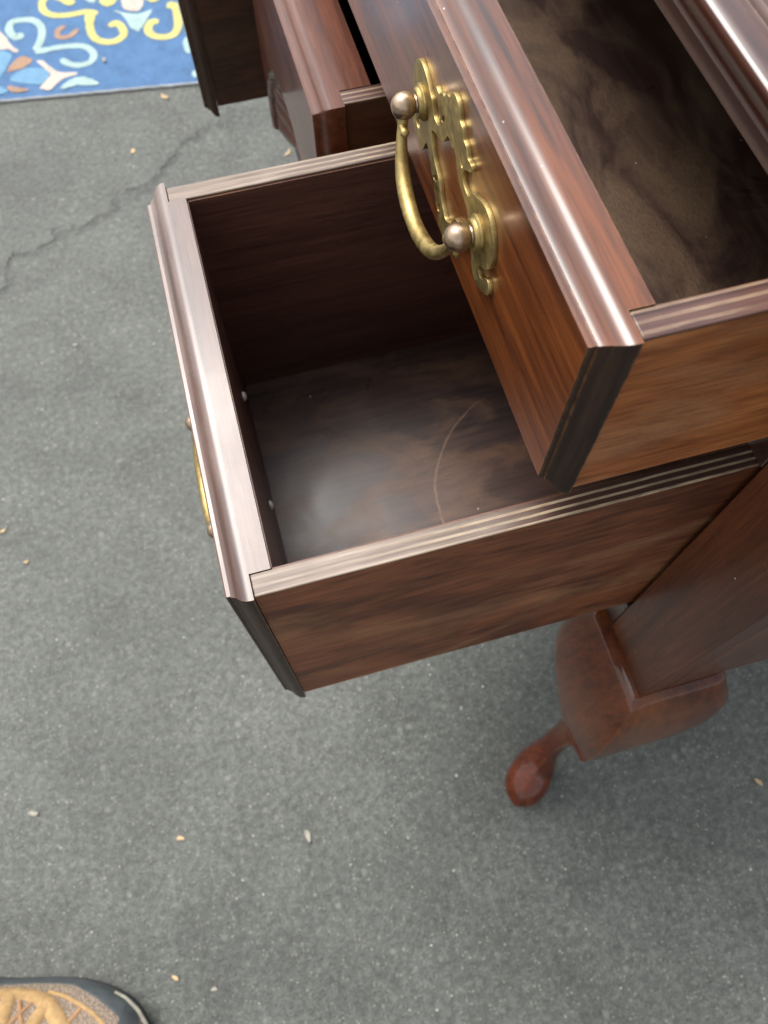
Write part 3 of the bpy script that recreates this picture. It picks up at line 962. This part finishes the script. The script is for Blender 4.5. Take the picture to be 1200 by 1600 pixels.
drawer('deep_drawer', 'dark deep drawer pulled out farthest from the camera, above the blue rug', -0.0050, (-1.1000, -0.8065), -0.8080, -1.0955, -0.3704, -0.6300, -0.6180,
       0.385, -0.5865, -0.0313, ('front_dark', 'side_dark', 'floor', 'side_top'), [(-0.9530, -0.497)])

# ------------------------------------------------------------------ hiking shoe at the lower left
TIP = Vector((0.334, 0.138)); AXD = Vector((math.cos(math.radians(-23.5)), math.sin(math.radians(-23.5))))   # from toe to heel
SIDE = Vector((AXD.y, -AXD.x))
if SIDE.y > 0: SIDE = -SIDE                      # + side = the edge seen in the photo
shoe = thing('hiking_shoe', 'tan suede and mesh hiking shoe with grey rubber toe at the lower left', 'shoe', (TIP.x + AXD.x * 0.17, TIP.y + AXD.y * 0.17, GZ))
LS = 0.345
def prof1(t_, tab):
    for (a, b), (c, d) in zip(tab, tab[1:]):
        if a <= t_ <= c:
            u = (t_ - a) / (c - a); u = u * u * (3 - 2 * u) if False else u
            return b + (d - b) * u
    return tab[-1][1]
WID = [(0, 0.0), (0.01, 0.018), (0.03, 0.031), (0.07, 0.0455), (0.12, 0.0560), (0.2, 0.0640), (0.3, 0.0665), (0.42, 0.0620), (0.55, 0.0540), (0.7, 0.0500), (0.85, 0.0480), (0.93, 0.0400), (0.98, 0.0230), (1.0, 0.0)]
HGT = [(0, 0.030), (0.03, 0.043), (0.08, 0.053), (0.15, 0.060), (0.3, 0.074), (0.45, 0.096), (0.6, 0.118), (0.7, 0.118), (0.85, 0.112), (0.95, 0.105), (1.0, 0.080)]
def SP(s, th, off=0.0):
    """point on the upper: s along the shoe, th 0..pi across it"""
    w = prof1(s, WID); h = prof1(s, HGT)
    base = 0.018
    c, d = math.cos(th), math.sin(th)
    e = 0.72
    lat = (w + off) * (abs(c) ** e) * (1 if c > 0 else -1)
    z = base + (h - base + off) * (abs(d) ** 0.80)
    q = TIP + AXD * (s * LS) + SIDE * lat
    return (q.x, q.y, GZ + z)
SS = [0.0, 0.004, 0.012, 0.025, 0.04, 0.06, 0.085, 0.11, 0.14, 0.17, 0.21, 0.25, 0.3, 0.35, 0.4, 0.45, 0.5, 0.55, 0.6, 0.66, 0.72, 0.78, 0.84, 0.9, 0.94, 0.97, 0.99, 1.0]
def shell(name, mat, th0, th1, off, s0=0.0, s1=1.0, n=18, open_top=False):
    mb = MB(); b = 0
    ss = [s for s in SS if s0 <= s <= s1]
    for s in ss:
        for k in range(n + 1):
            mb.v.append(SP(s, th0 + (th1 - th0) * k / n, off))
    for i in range(len(ss) - 1):
        for k in range(n):
            sm_ = (ss[i] + ss[i + 1]) / 2; tm = th0 + (th1 - th0) * (k + 0.5) / n
            if open_top and 0.60 < sm_ < 0.93 and 0.30 * math.pi < tm < 0.70 * math.pi: continue
            a = i * (n + 1) + k
            mb.f.append((a, a + 1, a + n + 2, a + n + 1))
    o = mb.build(name, mat, shoe, angle=60)
    so = o.modifiers.new('thickness', 'SOLIDIFY'); so.thickness = 0.0022 * K; so.offset = -1
    return o
fab = NT('shoe_mesh')
vv = fab.coord((1, 1, 1), rnd=False)
br = fab.n('ShaderNodeTexVoronoi'); br.inputs['Scale'].default_value = 560.0; fab.l(vv, br.inputs['Vector'])
hole = fab.ramp(br.outputs['Distance'], [(0.25, 1.0), (0.55, 0.0)])
fab.l(fab.mix(hole, (0.20, 0.15, 0.11), (0.52, 0.42, 0.32)), fab.b.inputs['Base Color'])
fab.b.inputs['Roughness'].default_value = 0.9
fab.bump(hole, 0.0008)
M['suede'] = plain('shoe_suede', (0.42, 0.265, 0.115), 0.85, 0, 150, 0.22, 0.0006)
M['suede_dark'] = plain('shoe_cord', (0.36, 0.20, 0.10), 0.85, 0, 200, 0.2, 0.0003)
M['rubber'] = plain('shoe_rubber', (0.060, 0.070, 0.075), 0.7, 0, 45, 0.35, 0.0004)
M['rubber_pale'] = plain('shoe_toe_guard', (0.26, 0.25, 0.20), 0.75, 0, 90, 0.3, 0.0004)
M['sole'] = plain('shoe_sole', (0.03, 0.03, 0.03), 0.85)
shell('upper', fab.m, 0.0, math.pi, 0.0, n=40, open_top=True)
def rand_strip(sign):
    mb = MB(); n = 10
    ss = [s for s in SS if s <= 0.84]
    for s in ss:
        hi = (0.34 - 0.24 * min(1, max(0, (s - 0.05) / 0.27))) * math.pi
        for k in range(n + 1):
            th = hi * k / n
            mb.v.append(SP(s, th if sign > 0 else math.pi - th, 0.0028 if k < n else 0.0004))
    for i in range(len(ss) - 1):
        for k in range(n): a = i * (n + 1) + k; mb.f.append((a, a + 1, a + n + 2, a + n + 1))
    mb.build('rand', M['rubber'], shoe, angle=60)
rand_strip(1); rand_strip(-1)
mb = MB(); ss = [s for s in SS if s <= 0.11]
for s in ss:
    for k in range(25): mb.v.append(SP(s, math.pi * k / 24, 0.0030))
for i in range(len(ss) - 1):
    for k in range(24): a = i * 25 + k; mb.f.append((a, a + 1, a + 26, a + 25))
mb.build('toe_cap', M['rubber'], shoe, angle=60)
def outline(off, z):
    L_ = []
    for s in SS: q = TIP + AXD * (s * LS) + SIDE * (prof1(s, WID) + off if 0 < s < 1 else 0) + AXD * ((-off if s == 0 else off if s == 1 else 0)); L_.append((q.x, q.y, GZ + z))
    R_ = []
    for s in SS[1:-1][::-1]: q = TIP + AXD * (s * LS) - SIDE * (prof1(s, WID) + off); R_.append((q.x, q.y, GZ + z))
    return L_ + R_
mb = MB(); mb.rings([outline(-0.001, 0.0004), outline(0.002, 0.004), outline(0.0035, 0.016), outline(0.0015, 0.0205)])
mb.build('sole', M['sole'], shoe, angle=50)
# pale rubber toe guard lip hugging the toe on the seen side
mb = MB(); gp = []
for k in range(30):
    s = 0.002 + 0.16 * (k / 29) ** 1.5
    gp.append(SP(s, 0.07 * math.pi, 0.0050))
gp = [SP(0.004, 0.9 * math.pi, 0.004)] + gp
tube(mb, gp, [0.0020] + [0.0034 * (1 - 0.55 * (k / 29)) for k in range(30)], 8)
mb.build('toe_guard', M['rubber_pale'], shoe, angle=60)
def strap(name, mat, pts, w, off=0.0042):
    path = catmull([Vector((a, b, 0)) for a, b in pts], 7)
    mb = MB(); rr = []
    for i, p in enumerate(path):
        d = path[min(i + 1, len(path) - 1)] - path[max(i - 1, 0)]
        d = Vector((d.x * LS, d.y * 0.06, 0)).normalized()
        nn = Vector((-d.y / LS, d.x / 0.06, 0)) * w
        a, b = p + nn, p - nn
        cl = lambda q: (max(0.0, min(1.0, q.x)), max(0.0, min(math.pi, q.y)))
        rr.append([SP(*cl(a), 0.0005), SP(*cl(a.lerp(p, .25)), off), SP(*cl(p), off + 0.0004), SP(*cl(b.lerp(p, .25)), off), SP(*cl(b), 0.0005)])
    mb.rings(rr, False, False, close=False)
    mb.build(name, mat, shoe, angle=60)
pi = math.pi
for f_ in (1, -1):
    g_ = (lambda v: v * pi) if f_ > 0 else (lambda v: pi - v * pi)
    strap('overlay', M['suede'], [(0.66, g_(.19)), (0.50, g_(.19)), (0.42, g_(.21)), (0.355, g_(.26)), (0.31, g_(.34)), (0.255, g_(.43)), (0.19, g_(.475)), (0.135, g_(.49))], 0.0095)
    strap('overlay', M['suede'], [(0.10, g_(.40)), (0.13, g_(.37)), (0.20, g_(.30)), (0.29, g_(.235)), (0.36, g_(.19))], 0.0028, 0.0036)
    strap('overlay', M['suede'], [(0.34, g_(.26)), (0.36, g_(.38)), (0.375, g_(.47))], 0.0080)
    strap('overlay', M['suede'], [(0.47, g_(.22)), (0.455, g_(.34)), (0.45, g_(.47))], 0.0080)
    strap('cord', M['suede_dark'], [(0.275, g_(.42)), (0.25, g_(.34)), (0.235, g_(.27))], 0.0026, 0.0030)
    strap('cord', M['suede_dark'], [(0.385, g_(.42)), (0.41, g_(.34)), (0.43, g_(.26))], 0.0026, 0.0030)
    strap('cord', M['suede_dark'], [(0.435, g_(.42)), (0.41, g_(.34)), (0.385, g_(.26))], 0.0026, 0.0030)

# ------------------------------------------------------------------ bits on the ground
M['leaf_tan'] = plain('dry_leaf', (0.50, 0.36, 0.20), 0.8, 0, 200, 0.3)
M['leaf_pale'] = plain('pale_chip', (0.30, 0.28, 0.23), 0.8, 0, 200, 0.25)
BITS = [(0.1504, -1.3681, .013, 'leaf_tan', 'tan leaf crumb on the asphalt midway between rug and deep drawer'),
        (0.428, -0.5436, .007, 'leaf_tan', 'small tan leaf crumb near the left edge, level with the open drawer'),
        (0.450, -0.1756, .010, 'leaf_pale', 'curled pale chip on the asphalt above the shoe'),
        (0.263, -0.0927, .008, 'leaf_tan', 'tan speck on the bare asphalt below the deep drawer'),
        (0.3121, -0.9283, .007, 'leaf_pale', 'pale grey chip left of the deep drawer front'),
        (0.4595, -0.6054, .007, 'leaf_tan', 'leaf sliver at the very left edge of the picture'),
        (-0.1454, -1.278, .013, 'leaf_tan', 'bright leaf scrap just beyond the far rim of the deep drawer'),
        (0.1009, -0.0520, .012, 'leaf_pale', 'flat pale stone chip set in the asphalt in the open middle ground'),
        (-0.5042, 0.0461, .008, 'leaf_tan', 'tan leaf crumb to the right of the cabriole foot'),
        (0.0660, -1.5060, .016, 'leaf_tan', 'long brown leaf strip below the farthest drawer'),
        (0.2952, 0.064, .007, 'leaf_tan', 'tan crumb on the asphalt just right of the shoe'),
        (0.2512, 0.0881, .007, 'leaf_pale', 'pale crumb farther right of the shoe near the bottom edge'),
        (0.1720, -1.6450, .012, 'leaf_pale', 'pale grey seed husk lying on the blue rug')]
for bx, by, sz, mt, lab in BITS:
    rnd = random.Random(int(bx * 9999))
    mb = MB(); ang = rnd.uniform(0, pi); n = 10
    zb = GZ + (0.0068 if by < -1.6 else 0.0006)
    ring0, ring1, ringm = [], [], []
    for k in range(n):
        a = 2 * pi * k / n
        rx = sz * 0.62 * (1 + 0.38 * rnd.uniform(-1, 1)); ry = sz * 0.30 * (1 + 0.45 * rnd.uniform(-1, 1))
        x, y = rx * math.cos(a), ry * math.sin(a)
        X, Y = bx + x * math.cos(ang) - y * math.sin(ang), by + x * math.sin(ang) + y * math.cos(ang)
        h = 0.0012 + 0.18 * abs(x) * abs(x) / sz * 2
        ring0.append((X, Y, zb)); ring1.append((X, Y, zb + h))
        ringm.append((bx + (X - bx) * .5, by + (Y - by) * .5, zb + 0.0011 + h * .3))
    mb.rings([ring0, ring1, ringm])
    o = mb.build('leaf_fragment', M[mt], origin=(bx, by, zb))
    tag(o, lab, 'debris', 'leaf crumbs and chips on the ground')
M['grit'] = plain('grit_stone', (0.40, 0.39, 0.34), 0.7, 0, 30, 0.4)
mb = MB()
rnd = random.Random(3)
for i in range(1000):
    x, y = rnd.uniform(-0.9, 0.75), rnd.uniform(-1.7, 0.35)
    if (Vector((x, y)) - RE).dot(RN) > -0.01: continue
    s = rnd.choice([0.0007, 0.0009, 0.0011, 0.0014, 0.0019]) * rnd.uniform(0.8, 1.2)
    z = GZ + s * 0.25
    P_ = [(x + s * math.cos(a) * rnd.uniform(.7, 1.2), y + s * math.sin(a) * rnd.uniform(.7, 1.2), z) for a in [2 * pi * k / 5 for k in range(5)]]
    b = len(mb.v); mb.v += P_ + [(x, y, z + s * 0.7), (x, y, z - s * 0.5)]
    for k in range(5): mb.f.append((b + k, b + (k + 1) % 5, b + 5)); mb.f.append((b + (k + 1) % 5, b + k, b + 6))
o = mb.build('grit', M['grit'], origin=(0, 0, GZ))
tag(o, 'fine pale grit scattered over the grey asphalt', 'grit', kind='stuff')
